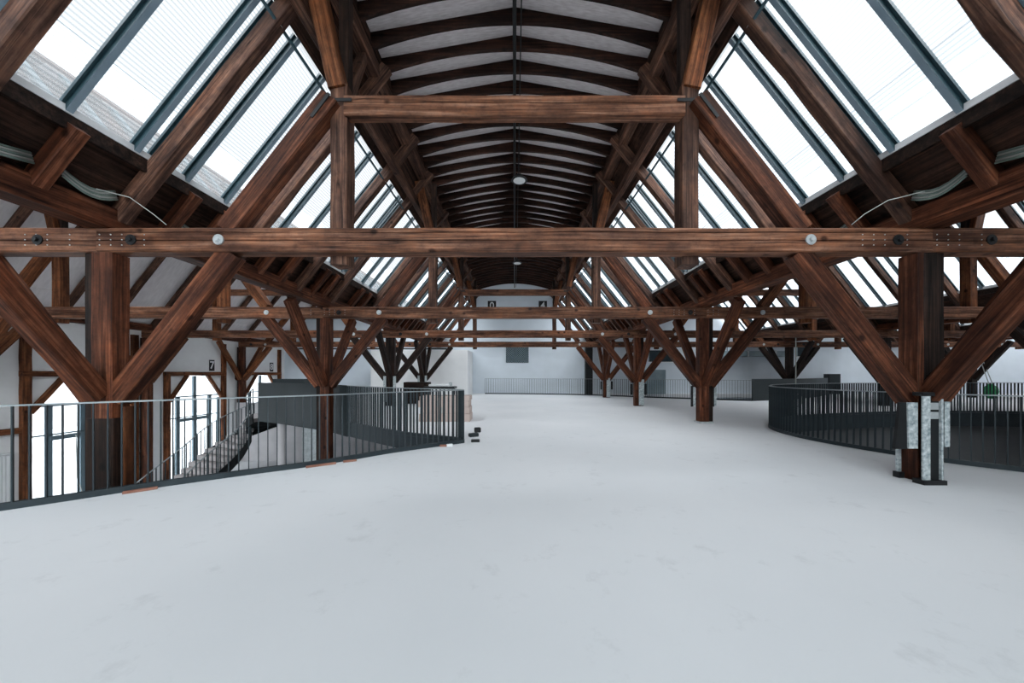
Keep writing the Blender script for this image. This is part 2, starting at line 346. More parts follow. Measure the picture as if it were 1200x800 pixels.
wallbox('wall_right', RWALL, RWALL+0.3, FRONT, BACK, GZ, 3.7)
# left wall with bevelled-corner window openings
WIN = [(14.45, 12.33, 15.60), (18.85, 17.28, 20.42), (23.75, 22.2, 25.3)]
WIN = [(13.95, 12.30, 15.55), (18.80, 17.25, 20.35), (23.65, 22.10, 25.2)]
LINT = 1.36
def win_outline(y0, y1, inset=0.0):
    c = 0.92 - inset*0.4
    y0 += inset; y1 -= inset; z1 = LINT - inset
    return [(y0, GZ+0.02+inset), (y1, GZ+0.02+inset), (y1, z1-1.2), (y1-c, z1), (y0+c, z1), (y0, z1-1.2)]
cu = bpy.data.curves.new('wall_outline', 'CURVE'); cu.dimensions = '2D'; cu.fill_mode = 'BOTH'; cu.extrude = 0.15
for loop in [[(FRONT, GZ), (BACK, GZ), (BACK, 3.75), (FRONT, 3.75)]] + [win_outline(a, b_) for _, a, b_ in WIN]:
    s = cu.splines.new('POLY'); s.points.add(len(loop)-1)
    for i, p in enumerate(loop): s.points[i].co = (p[0], p[1], 0, 1)
    s.use_cyclic_u = True
o = bpy.data.objects.new('wall_outline', cu); me = bpy.data.meshes.new_from_object(o); bpy.data.objects.remove(o); me.materials.clear()
tag(link('wall_left', me, M['plaster'], None, Matrix(((0,0,1,LWALL-0.15),(1,0,0,0),(0,1,0,0),(0,0,0,1)))), kind='structure')
# lower storey partitions seen through the openings
wallbox('wall_lower_left', -16.95, -5.6, 21.3, 21.5, GZ, -0.3, 'lower_wall')
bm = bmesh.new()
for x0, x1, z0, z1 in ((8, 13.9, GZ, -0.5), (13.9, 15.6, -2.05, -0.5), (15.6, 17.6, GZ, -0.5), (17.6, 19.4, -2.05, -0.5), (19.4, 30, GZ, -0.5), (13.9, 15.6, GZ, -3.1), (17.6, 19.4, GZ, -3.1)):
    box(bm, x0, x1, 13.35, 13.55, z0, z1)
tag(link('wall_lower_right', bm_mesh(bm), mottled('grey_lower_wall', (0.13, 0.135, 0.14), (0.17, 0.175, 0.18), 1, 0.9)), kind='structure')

# ================================================================ roof shell of each nave
SL = 1.26
C_R, C_G = 9.13, 9.45            # rafter centre line and glazing plane: Y = C - SL*|x|  (Y above eye height 1.45)
def zg(x, c=C_G): return c - SL*abs(x) + 1.45
XS, XT = 5.13, 3.39
NAVES = [(-NAVE, 'left'), (0, 'central'), (NAVE, 'right'), (2*NAVE, 'second right'), (3*NAVE, 'far right')]
Y0, Y1 = -4.9, 26.0
bars_near = [ 1.25, 1.9, 2.55, 3.2, 3.96, 4.67, 5.39, 6.1, 7.5, 8.2, 9.6, 10.2, 11.6, 12.2, 13.5, 14.1, 15.4, 16.1, 17.2, 17.8, 19.1, 19.7, 20.9, 21.5, 22.8, 23.4, 24.6, 25.2]
raft_y = [1.4, 3.3, 4.89, 6.85, 8.85, 10.45, 12.9, 14.5, 16.2, 18.1, 19.9, 21.7, 23.6, 25.4]
def slope_prism(name, c, s, xa, xb, ca, th, y0, y1, mat):
    """a sloping slab between |x|=xa and xb on line Y=ca-SL|x|, side s of nave c"""
    bm = bmesh.new(); d = th
    pts = [(s*xa, zg(xa, ca)), (s*xb, zg(xb, ca)), (s*xb, zg(xb, ca)+d), (s*xa, zg(xa, ca)+d)]
    poly_prism(bm, pts, y0, y1)
    return link(name, bm_mesh(bm), mat, None, Matrix.Translation((c, 0, 0)))
for ni, (c, nm) in enumerate(NAVES):
    for s in (-1, 1):
        sd = 'left' if s < 0 else 'right'
        glazed = s > 0 or ni == 1
        # boards below the sill and above the glazing
        tag(slope_prism('ceiling_eaves_boards', c, s, HALF+0.05, XS-0.0, C_G-0.05, 0.06, Y0, Y1, M['roof_panel'] if ni == 0 and s < 0 else M['board']), kind='structure')
        tag(slope_prism('ceiling_upper_boards', c, s, XT-0.02, 2.66, C_G+0.02, 0.06, Y0, Y1, M['board']), kind='structure')
        bm = bmesh.new(); box(bm, min(s*2.68, s*2.75), max(s*2.68, s*2.75), Y0, Y1, 7.50, 7.92)
        tag(link('ceiling_edge_board', bm_mesh(bm), M['board'], None, Matrix.Translation((c, 0, 0))), kind='structure')
        tag(slope_prism('roof_cover_upper', c, s, XT-0.05, 2.80, C_G+0.10, 0.03, Y0, Y1, M['zinc']), kind='structure')
        tag(slope_prism('roof_cover_eaves', c, s, HALF-0.02, XS+0.10, C_G+0.03, 0.03, Y0, Y1, M['zinc']), kind='structure')
        if not glazed:
            tag(slope_prism('ceiling_sloping_panels', c, s, XS+0.02, XT-0.02, C_G-0.02, 0.06, Y0, Y1, M['roof_panel']), kind='structure')
            tag(slope_prism('roof_cover_snow', c, s, XS+0.1, XT-0.05, C_G+0.06, 0.03, Y0, Y1, M['zinc']), kind='structure')
        # shallow ceiling over the arched ribs
    bm = bmesh.new()
    zc, ze = 8.28, 7.80
    poly_prism(bm, [(-2.75, ze), (0, zc), (2.75, ze), (2.75, ze+0.12), (0, zc+0.12), (-2.75, ze+0.12)], Y0, Y1)
    tag(link('ceiling_shallow_vault', bm_mesh(bm), M['vault'], None, Matrix.Translation((c, 0, 0))), kind='structure')
    bm = bmesh.new(); poly_prism(bm, [(-2.9, ze+0.12), (0, zc+0.13), (2.9, ze+0.12), (2.9, ze+0.16), (0, zc+0.17), (-2.9, ze+0.16)], Y0, Y1)
    for sx in (-2.88, 2.84): box(bm, sx, sx+0.04, Y0, Y1, 7.35, ze+0.14)
    tag(link('roof_cover_top', bm_mesh(bm), M['zinc'], None, Matrix.Translation((c, 0, 0))), kind='structure')

bar_me = {}
def skylight(c, nm, s):
    sd = 'left' if s < 0 else 'right'
    t = empty('skylight', (c+s*XS, 0, zg(XS)), f'long ribbed translucent skylight in the {sd} roof slope of the {nm} nave', 'skylight', )
    full = abs(c) < 1
    tag(slope_prism('ceiling_front_boards', c, s, XS+0.02, XT-0.02, C_G-0.02, 0.06, Y0, 2.21 if full else 0.51, M['board']), kind='structure')
    edges = sorted(bars_near + raft_y[1:])
    edges = [e for e in edges]
    lo = 2.2 if full else 0.5
    es = [lo] + [e for e in edges if e > lo+0.15] + [Y1-0.05]
    L = math.hypot(XS-XT, SL*(XS-XT)); ang = math.atan(SL)
    # slope frame: local x runs up the slope
    up = Vector((-s*(XS-XT), 0, SL*(XS-XT))).normalized()
    Yv = Vector((0, 1, 0)); Zv = up.cross(Yv)*(-s if s < 0 else 1)
    Zv = up.cross(Yv);
    if Zv.z < 0: Zv = -Zv
    Yv2 = Zv.cross(up)
    org = Vector((c+s*XS, 0, zg(XS)))
    def fr(y): return Matrix(((up.x, Yv2.x, Zv.x, org.x), (up.y, Yv2.y, Zv.y, y), (up.z, Yv2.z, Zv.z, org.z), (0,0,0,1)))
    for a, b_ in zip(es, es[1:]):
        w = b_-a-0.02
        bm = bmesh.new(); box(bm, 0, L, -w/2, w/2, -0.006, 0.006)
        link('polycarbonate_sheet', bm_mesh(bm), M['poly'], t, fr((a+b_)/2))
    for y in es[1:-1]:
        if y in raft_y and full: pass
        key = 'bar'
        if key not in bar_me:
            bm = bmesh.new()
            box(bm, -0.02, L+0.02, -0.065, 0.065, -0.035, 0.0)
            box(bm, -0.02, L+0.02, -0.034, 0.034, -0.085, -0.035)
            me = bm_mesh(bm); me.materials.append(M['bar_teal']); me.materials.append(M['bar_pale'])
            for f in me.polygons:
                if abs(f.center.z+0.085) < 0.002: f.material_index = 1
            bar_me[key] = me
        link('glazing_bar', bar_me[key], None, t, fr(y))
    # flashing sill and head
    bm = bmesh.new(); z = zg(XS)
    poly_prism(bm, [(s*(XS-0.09), z-0.04), (s*(XS-0.09), z+0.045), (s*(XS-0.02), z+0.045), (s*(XS+0.08), z-0.02), (s*(XS+0.08), z-0.04)], Y0+0.1, Y1-0.02)
    link('sill_flashing', bm_mesh(bm), M['flash'], t, Matrix.Translation((c, 0, 0)))
    bm = bmesh.new()
    box(bm, min(s*(XS-0.085), s*(XS-0.04)), max(s*(XS-0.085), s*(XS-0.04)), Y0+0.1, Y1-0.02, z-0.22, z-0.045)
    link('sill_board', bm_mesh(bm), M['wood_dark'], t, Matrix.Translation((c, 0, 0)))
    return t
skylight(0, 'central', -1); skylight(0, 'central', 1)
skylight(-NAVE, 'left', 1)
for c, nm in NAVES[2:]:
    skylight(c, nm, 1)

# ================================================================ roof rafters
def rafters(c, nm, s, ys, mat):
    sd = 'left' if s < 0 else 'right'
    for i, y in enumerate(ys):
        o = beam('rafter', (c+s*5.66, y, zg(5.66, C_R)), (c+s*2.5, y, zg(2.5, C_R)), 0.17, 0.20, mat, None, 'y', 0.008)
        tag(o, f'{ordw(i)} sloping timber rafter from the front, {sd} slope of the {nm} nave', 'rafter', f'rafters under the {sd} slope of the {nm} nave')
rafters(0, 'central', -1, raft_y, M['wood_grey']); rafters(0, 'central', 1, raft_y, M['wood_grey'])
sy = [y for y in raft_y if y > 3]
rafters(-NAVE, 'left', -1, sy, M['wood_grey'])
rafters(NAVE, 'right', 1, sy, M['wood_grey']); rafters(2*NAVE, 'second right', 1, sy[3:], M['wood_grey'])
rafters(-NAVE, 'left', 1, sy, M['wood_grey']); rafters(NAVE, 'right', -1, sy, M['wood_grey'])
# short jack rafters between sill and valley purlin
for s in (-1, 1):
    sd = 'left' if s < 0 else 'right'
    js = [y for y in [2.6, 4.02, 5.5, 6.15, 7.5, 8.2, 9.45, 9.95, 11.6, 12.2, 13.4, 14.0, 15.2, 15.7, 16.9, 17.5, 18.7, 19.3, 20.4, 21.0, 22.3, 22.9]]
    for i, y in enumerate(js):
        o = beam('jack_rafter', (s*5.66, y, zg(5.66, C_R+0.02)), (s*5.02, y, zg(5.02, C_R+0.02)), 0.15, 0.18, M['wood'], None, 'y', 0.005)
        tag(o, f'{ordw(i)} short jack rafter below the {sd} sill of the central skylight', 'rafter', f'jack rafters below the {sd} central sill')

# ================================================================ longitudinal purlins
def purlin(c, nm, x, z, w, h, kindname, label, mat, y0=FRONT, y1=BACK):
    o = beam('purlin', (x, y0+0.02, z), (x, y1-0.02, z), w, h, mat, None, 'x', 0.004)
    return tag(o, label, 'purlin')
for k, (x, nm) in enumerate([(-HALF-NAVE, 'along the left wall'), (-HALF, 'left of the central nave'), (HALF, 'right of the central nave'), (HALF+NAVE, 'one nave further right'), (HALF+2*NAVE, 'two naves further right')]):
    purlin(0, '', x, 3.565, 0.34, 0.31, 'valley', f'heavy dark valley purlin on the post heads {nm}', M['wood'])
for c, nm in NAVES[:4]:
    for s in (-1, 1):
        sd = 'left' if s < 0 else 'right'
        purlin(c, nm, c+s*2.73, 7.32, 0.24, 0.26, 'upper', f'upper longitudinal purlin under the {sd} edge of the {nm} ribbed vault', M['wood_grey'])
        purlin(c, nm, c+s*2.98, 6.60, 0.16, 0.2, 'mid', f'lower longitudinal purlin at the head of the {nm} nave {sd} slope', M['wood_grey'])

# ================================================================ arched ribs of the central vault
rib_y = [6.55+0.537*k for k in range(-8, 36)]
def rib_mesh():
    bm = bmesh.new(); N = 24; bot = []; top = []
    for i in range(N+1):
        x = -2.68 + 5.36*i/N
        bot.append((x, 8.0 - 0.46*(abs(x)/2.6)**2)); top.append((x, 8.28 - 0.48*abs(x)/2.75))
    pts = bot + top[::-1]
    v0 = [bm.verts.new((p[0], -0.035, p[1]-7.5)) for p in pts]; v1 = [bm.verts.new((p[0], 0.035, p[1]-7.5)) for p in pts]
    for i in range(N):
        j = 2*N+1-i
        bm.faces.new((v0[i], v0[i+1], v0[j-1], v0[j])); bm.faces.new((v1[i], v1[j], v1[j-1], v1[i+1]))
        bm.faces.new((v0[i], v1[i], v1[i+1], v0[i+1])); bm.faces.new((v0[j], v0[j-1], v1[j-1], v1[j]))
    bm.faces.new((v0[0], v0[-1], v1[-1], v1[0])); bm.faces.new((v0[N], v1[N], v1[N+1], v0[N+1]))
    return bm_mesh(bm)
rme = rib_mesh(); rme.materials.append(M['rib'])
for i, y in enumerate(rib_y):
    o = bpy.data.objects.new('ceiling_rib', rme); C.objects.link(o); o.location = (0, y, 7.5)
    tag(o, f'{ordw(i)} dark arched timber rib from the front under the central vault', 'ceiling rib', 'arched ribs of the central vault')
o = tubo('ridge_pipe', [(0, Y0+0.1, 7.86), (0, BACK-0.05, 7.86)], 0.035, M['black']); tag(o, 'black pipe running along the middle of the ribbed vault', 'pipe')
o = tubo('electric_conduit', [(0.12, 6.0, 7.9), (0.12, BACK-0.05, 7.9)], 0.012, M['black']); tag(o, 'thin black conduit beside the ridge pipe', 'conduit')

# ================================================================ trusses
def bolt_mesh():
    bm = bmesh.new(); disc(bm, (0, 0, 0), 0.07, 0.02); disc(bm, (0, -0.02, 0), 0.03, 0.04, seg=6); return bm_mesh(bm)
bolt_g = bolt_mesh(); bolt_g.materials.append(M['galv']); bolt_d = bolt_mesh(); bolt_d.materials.append(M['black'])
def put(name, me, parent, loc): return link(name, me, None, parent, Matrix.Translation(loc))
NTH = ['nearest', 'second', 'third', 'fourth']
def truss(c, nm, k):
    T = TY[k]; central = abs(c) < 1
    t = empty('roof_truss', (c, T, 3.09), f'{NTH[k]} brown timber roof truss from the front, spanning the {nm} nave', 'roof truss', 'timber roof trusses')
    wt = M['wood'] if central else M['wood_warm']
    tie = beam('tie_beam', (c-HALF, T, 3.255), (c+HALF, T, 3.255), 0.24, 0.325, M['wood_beam'], t, 'y', 0.004, cracks=(0.30, -0.03) if central else (-0.05,))
    for s in (-1, 1):
        beam('queen_post', (c+s*2.46, T+0.19, 2.98), (c+s*2.46, T+0.19, 5.50), 0.26, 0.235, M['wood_grey'] if central else wt, t, 'y')
        beam('upper_post', (c+s*2.44, T+0.24, 5.42), (c+s*2.44, T+0.24, 7.19), 0.15, 0.14, M['wood_dark'], t, 'y')
        beam('principal_rafter', (c+s*3.92, T, 3.40), (c+s*2.54, T+0.06, 5.26), 0.22, 0.26, M['wood'] if central else wt, t, 'y')
        beam('strut', (c+s*2.47, T+0.12, 5.44), (c+s*2.86, T+0.12, 7.19), 0.2, 0.24, M['wood_warm'], t, 'y')
        beam('purlin_brace', (c+s*2.48, T+0.36, 5.5), (c+s*2.72, T+1.45, 7.12), 0.13, 0.15, M['wood_grey'], t, 'x')
        put('bolt', bolt_g, tie, (c+s*3.97, T-0.13, 3.25))
        put('bolt', bolt_d, tie, (c+s*(HALF-(0.47 if central else 0.78)), T-0.125, 3.25))
        if k < 2:
            bm = bmesh.new()
            for gx in (-0.45, -0.30, -0.15, 0.15):
                for gz in (-0.07, 0, 0.07): disc(bm, (gx, 0, gz), 0.008, 0.006, seg=6)
            link('nail_heads', bm_mesh(bm), M['galv'], tie, Matrix.Translation((c+s*(HALF-0.5), T-0.125, 3.25)))
        bm = bmesh.new(); box(bm, -0.16, 0.16, -0.006, 0.006, -0.022, 0.022)
        link('iron_strap', bm_mesh(bm), M['black'], t, Matrix.Translation((c+s*2.40, T-0.008, 5.22)))
        a = Matrix.Translation((c+s*2.64, T-0.07, 5.1)) @ Matrix.Rotation(s*math.radians(53), 4, 'Y')
        bm = bmesh.new(); box(bm, -0.20, 0.20, -0.006, 0.006, -0.022, 0.022); link('iron_strap', bm_mesh(bm), M['black'], t, a)
    beam('collar_beam', (c-2.36, T+0.10, 5.17), (c+2.36, T+0.10, 5.17), 0.18, 0.27, M['wood_beam'], t, 'y', 0.004, cracks=(0.1,))
    return t
for k in range(4):
    for c, nm in NAVES: truss(c, nm, k)

# ================================================================ posts
def post(x, y, k, row, zb, label, mats=('wood', 'wood'), steel=0, mirror=1, low=False):
    t = empty('timber_post', (x, y, zb), label, 'post', 'timber posts with braces')
    w1, w2 = M[mats[0]], M[mats[1]]
    s = mirror
    if k == 0 and abs(x) < 10 and x > 0:
        beam('inner_timber', (x-s*0.14, y, zb), (x-s*0.14, y, 3.09), 0.25, 0.08, w1, t, 'y', 0.004)
        beam('post_shaft', (x+s*0.01, y+0.01, zb), (x+s*0.01, y+0.01, 3.09), 0.24, 0.19, M['wood_dark'], t, 'y', 0.004)
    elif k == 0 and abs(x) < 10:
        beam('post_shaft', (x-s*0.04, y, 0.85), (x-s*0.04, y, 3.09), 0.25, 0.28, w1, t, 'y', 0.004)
        beam('shaded_lower_shaft', (x-s*0.02, y, zb), (x-s*0.02, y, 0.85), 0.27, 0.36, M['wood_dark'], t, 'y', 0.004)  # dark timber colour holds the shade on the lower post
        beam('side_board', (x-s*0.23, y+0.05, zb), (x-s*0.23, y+0.05, 1.0), 0.14, 0.05, M['wood_warm'], t, 'y', 0.003)
    else: beam('post_shaft', (x-s*0.04, y, zb), (x-s*0.04, y, 3.09), 0.25, 0.28, w1, t, 'y', 0.004)
    beam('side_timber', (x+s*0.17, y+0.03, zb), (x+s*0.17, y+0.03, 3.09), 0.22, 0.12, M['wood_dark'], t, 'y', 0.003)
    for a in (-1, 1):
        beam('brace', (x+a*0.16, y-0.01, 1.12), (x+a*1.74, y-0.01, 3.12), 0.2, 0.27, w2, t, 'y')
        beam('brace', (x-s*0.03, y+a*0.14, 1.16), (x-s*0.03, y+a*1.70, 3.30), 0.2, 0.24, w2, t, 'x')
    return t
def plates(t, x, y, z0, z1, offs):
    for dx, dy, w in offs:
        boxo('steel_bracket', x+dx-w/2, x+dx+w/2, y+dy-0.02, y+dy+0.02, z0, z1, M['foil'], t)
row_names = {-HALF-NAVE: 'against the left wall', -HALF: 'in the row left of the white deck', HALF: 'in the row right of the white deck', HALF+NAVE: 'in the row one nave further right', HALF+2*NAVE: 'in the row two naves further right'}
posts = {}
for x in row_names:
    for k in range(4):
        y = TY[k]+0.02
        if x == HALF+2*NAVE and k < 2: continue
        zb = 0
        if x in (-HALF-NAVE,): zb = GZ
        if x == -HALF and k < 2: zb = GZ
        if x == HALF+NAVE and k in (0, 1): zb = GZ
        dark = (x == -HALF and k >= 2) or x > 10 or x < -10
        mm = ('wood_dark', 'wood_dark') if (x > 10 or (x == -HALF and k >= 2)) else (('wood', 'wood_warm') if x < -10 else ('wood', 'wood'))
        posts[(x, k)] = post(x if x > -10 else x+0.1, y, k, x, zb, f'{NTH[k]} braced timber post {row_names[x]}', mm, mirror=(1 if x > 0 else -1))
# steel shoes of the nearest right post
t = posts[(HALF, 0)]; x, y = HALF, TY[0]+0.02
for x0, x1, y0, y1 in ((5.35, 5.445, 4.58, 4.60), (5.59, 5.615, 4.58, 4.66)):
    boxo('foil_wrapped_channel', x0, x1, y0, y1, 0.06, 1.16, M['foil'], t)
boxo('steel_channel', 5.445, 5.59, 4.61, 4.69, 0.0, 1.19, M['black'], t)
boxo('base_plate', 5.33, 5.63, 4.55, 4.69, 0.0, 0.06, M['black'], t)
boxo('head_plate', 5.33, 5.63, 4.57, 4.69, 1.16, 1.21, M['black'], t)
for z in (0.86, 0.98): boxo('label_tag', 5.46, 5.57, 4.595, 4.61, z, z+0.09, M['galv'], t)
bm = bmesh.new(); poly_prism(bm, [(-0.02, 0), (0.14, 0), (0.14, 0.62), (0.05, 0.62)], -0.02, 0.02)
link('gusset_plate', bm_mesh(bm), M['black'], t, Matrix.Translation((5.09, 4.68, 0.45)))
bm = bmesh.new(); poly_prism(bm, [(0.01, 0), (0.13, 0.0), (0.13, 0.61), (0.0, 0.61)], -0.02, 0.02)
link('foil_wrapped_plate', bm_mesh(bm), M['foil'], t, Matrix.Translation((5.22, 4.66, 0.46)))
boxo('foil_wrapped_plate', 5.73, 5.80, 4.66, 4.69, 0.48, 1.08, M['foil'], t)
boxo('base_plate', 5.36, 5.46, 4.88, 4.96, 0.0, 0.08, M['black'], t)
boxo('foil_wrapped_channel', 5.40, 5.44, 4.92, 4.96, 0.05, 0.6, M['foil'], t)
t = posts[(HALF, 1)]; x, y = HALF, TY[1]
for dx in (-0.30, 0.32):
    boxo('foil_wrapped_plate', x+dx-0.035, x+dx+0.035, y-0.02, y+0.02, 0.5, 1.06, M['foil'], t)
    boxo('bracket_edge', x+dx-0.09, x+dx-0.035, y-0.02, y+0.02, 0.48, 1.1, M['black'], t)
boxo('base_plate', x-0.2, x+0.2, y-0.16, y+0.2, 0.0, 0.05, M['galv'], t)
for k in (2, 3):
    t = posts[(HALF, k)]; y = TY[k]
    boxo('foil_wrapped_plate', HALF-0.02, HALF+0.2, y-0.2, y-0.16, 0.05, 1.2, M['foil'], t)
    for dx in (-0.3, 0.34): boxo('bracket_edge', HALF+dx-0.05, HALF+dx+0.05, y-0.02, y+0.02, 0.5, 1.0, M['black'], t)
for k in (2, 3):
    t = posts[(-HALF, k)]; y = TY[k]
    for dx in (-0.22, 0.22): boxo('foil_wrapped_plate', -HALF+dx-0.06, -HALF+dx+0.06, y-0.2, y-0.16, 0.2, 1.35, M['foil'], t)

# ================================================================ railings
def railing(name, pts, label, closed=False, step=0.112, rail_h=1.12, maxp=100, xrange=None, flip=False, dense=None):
    P = [Vector((p[0], p[1], 0)) for p in pts]
    t = empty(name, P[0], label, 'railing')
    # bottom kerb and top flat
    for nm_, z0, z1, w, mt in (('bottom_flat', 0.0, 0.075, 0.06, 'steel'), ('top_flat', rail_h-0.018, rail_h, 0.045, 'rail_top')):
        bm = bmesh.new(); rs = resample(P, 0.15, closed); R = []
        for q, d in rs:
            nrm = Vector((-d.y, d.x, 0))*w/2
            R.append([bm.verts.new(v) for v in (q-nrm+Vector((0,0,z0)), q+nrm+Vector((0,0,z0)), q+nrm+Vector((0,0,z1)), q-nrm+Vector((0,0,z1)))])
        idx = list(range(len(R)))
        prs = list(zip(idx, idx[1:])) + ([(idx[-1], 0)] if closed else [])
        for a, b_ in prs:
            for j in range(4): bm.faces.new((R[a][j], R[a][(j+1) % 4], R[b_][(j+1) % 4], R[b_][j]))
        if not closed: bm.faces.new(R[0]); bm.faces.new(R[-1][::-1])
        link(nm_, bm_mesh(bm), M[mt], t)
    rs = resample(P, step, closed)
    camd = sorted(range(len(rs)), key=lambda i: (rs[i][0]-Vector((0, 0, 0))).length + (1000 if (rs[i][0].y < 1 or abs(rs[i][0].x) > 1.55*rs[i][0].y) else 0))
    single = set(camd[:maxp-2]) if len(rs) > maxp else set(camd)
    bm0 = bmesh.new(); box(bm0, -0.006, 0.006, -0.022, 0.022, 0, rail_h-0.018-0.075); pm = bm_mesh(bm0); pm.materials.append(M['steel'])
    rest = bmesh.new()
    for i, (q, d) in enumerate(rs):
        mt = Matrix.Translation(q+Vector((0,0,0.075))) @ Matrix.Rotation(math.atan2(d.y, d.x), 4, 'Z')
        if i in single: link('baluster', pm, None, t, mt)
        else:
            b2 = bmesh.new(); box(b2, -0.006, 0.006, -0.022, 0.022, 0, rail_h-0.018-0.075); b2.transform(mt)
            tmp = bpy.data.meshes.new('tmp'); b2.to_mesh(tmp); b2.free(); rest.from_mesh(tmp); bpy.data.meshes.remove(tmp)
    if len(rest.verts):
        tag(link('balusters_beyond', bm_mesh(rest), M['steel'], t), kind='stuff')
    else: rest.free()
    return t
railing('balustrade', [v.xy for v in left_near], 'dark steel baluster railing along the near edge of the left stair opening')
far_open = [v for v in left_far if v.x > -4.9]; far_solid = [v for v in left_far if v.x <= -4.7]
railing('balustrade', [v.xy for v in far_open], 'dark steel baluster railing on the far edge of the left stair opening')
def solid_panel(name, pts, z0, z1, label, mat='panel_steel'):
    bm = bmesh.new(); strip(bm, pts, z0, z1); o = link(name, bm_mesh(bm), M[mat])
    md = o.modifiers.new('thick', 'SOLIDIFY'); md.thickness = 0.05; md.offset = 0
    return o
o = solid_panel('solid_balustrade', [(v.x, v.y) for v in far_solid], -0.36, 1.12, ''); tag(o, 'curved solid sheet-steel balustrade at the top of the winding stair', 'balustrade')
# return leg of the solid balustrade round the landing
lf = [(-9.8, 13.4), (-10.2, 13.9), (-10.25, 14.6)]
railing('balustrade', [tuple(p) for p in right_hole], 'dark steel baluster railing around the round floor opening on the right', closed=True, rail_h=1.13)
railing('balustrade', [v.xy for v in bl], 'long dark steel baluster railing in front of the back wall', step=0.13)
o = solid_panel('solid_balustrade', [(v.x, v.y) for v in bp_], 0.0, 1.18, ''); tag(o, 'straight solid dark balustrade panel at the far right by the back wall', 'balustrade')

# ================================================================ winding stair at the left
path = catmull([(-10.1, 14.6, 0.0), (-10.8, 14.75, -0.5), (-11.35, 14.2, -1.1), (-11.65, 13.2, -1.9), (-11.95, 12.2, -2.9), (-12.2, 11.0, GZ)])
st = empty('winding_stair', (-12.2, 11.0, GZ), 'winding stair with pale treads climbing to the solid balustrade at the left', 'stairs')
rs = resample([Vector((p.x, p.y, 0)) for p in path], 0.25)
NS = len(rs); inner = []; outer = []
for i, (q, d) in enumerate(rs):
    z = -0.16 - (abs(GZ)-0.16)*i/(NS-1) + 0.0
    nrm = Vector((-d.y, d.x, 0)); ang = math.atan2(d.y, d.x)
    if i < NS-1:
        boxm = bmesh.new(); box(boxm, -0.02, 0.34, -0.8, 0.8, -0.16, 0)
        link('tread', bm_mesh(boxm), M['tread'], st, Matrix.Translation(q+Vector((0,0,z))) @ Matrix.Rotation(ang, 4, 'Z'))
    inner.append(q + nrm*0.82 + Vector((0,0,z))); outer.append(q - nrm*0.82 + Vector((0,0,z)))
for nm_, side in (('string', inner), ('string', outer)):
    bm = bmesh.new(); vs = [(bm.verts.new(p+Vector((0,0,-0.32))), bm.verts.new(p+Vector((0,0,0.05)))) for p in side]
    for (a, b_), (c_, d_) in zip(vs, vs[1:]): bm.faces.new((a, c_, d_, b_))
    o = link(nm_, bm_mesh(bm), M['black'], st); md = o.modifiers.new('thick', 'SOLIDIFY'); md.thickness = 0.05; md.offset = 0
bm = bmesh.new(); vs = [(bm.verts.new(a+Vector((0,0,-0.3))), bm.verts.new(b_+Vector((0,0,-0.3)))) for a, b_ in zip(inner, outer)]
for (a, b_), (c_, d_) in zip(vs, vs[1:]): bm.faces.new((a, c_, d_, b_))
link('soffit', bm_mesh(bm), M['black'], st)
for side in (inner, outer):
    tubo('handrail', [p+Vector((0,0,1.02)) for p in side], 0.022, M['rail_top'], st)
    rr = resample(side, 0.16)
    for q, d in rr:
        boxo('baluster', q.x-0.013, q.x+0.013, q.y-0.013, q.y+0.013, q.z, q.z+1.0, M['steel'], st)
o = tubo('round_column', [(-8.55, 12.85, GZ), (-8.55, 12.85, -0.36)], 0.14, M['lower_wall'], None, 20); tag(o, 'round grey steel column under the solid balustrade', 'column')
o = boxo('door_panel', -9.72, -8.72, 16.0, 16.08, GZ, -0.95, M['galv'], bevel=0.01); tag(o, 'grey door leaf on the lower storey behind the round column', 'door')

# ================================================================ left wall: windows, timber framing, plates
for i, (yc, a, b_) in enumerate(WIN):
    x = LWALL
    nm_ = f'window_{i+1}'
    fr = empty(nm_, (x, yc, GZ), None, None); fr['kind'] = 'structure'
    def fbox(n_, y0, y1, z0, z1, mat='steel_blue', d=0.09): boxo(n_, x-0.16, x-0.16+d, y0, y1, z0, z1, M[mat], fr)
    if 'steel_blue' not in M: M['steel_blue'] = mottled('grey_blue_window_steel', (0.10, 0.15, 0.18), (0.15, 0.20, 0.23), 2, 0.5)
    m_ = 0.5*(a+b_)
    for yy, w in ((a+0.05, 0.05), (b_-0.05, 0.05)): fbox('mullion', yy-w, yy+w, GZ, LINT-1.25)
    fbox('mullion', m_-0.08, m_+0.08, GZ, LINT-0.02)
    for yy in (a+0.62, b_-0.62): fbox('mullion', yy-0.09, yy+0.09, GZ, 0.28)
    fbox('transom', a, b_, 0.24, 0.30); fbox('transom', a, b_, -0.83, -0.78)
    fbox('door_head', a+0.62, b_-0.62, -1.02, -0.86, d=0.12)
    bm = bmesh.new(); poly_prism(bm, win_outline(a, b_, 0.01), -0.006, 0.006, 'x')
    link('glass_pane', bm_mesh(bm), M['glass'], fr, Matrix.Translation((x-0.12, 0, 0)))
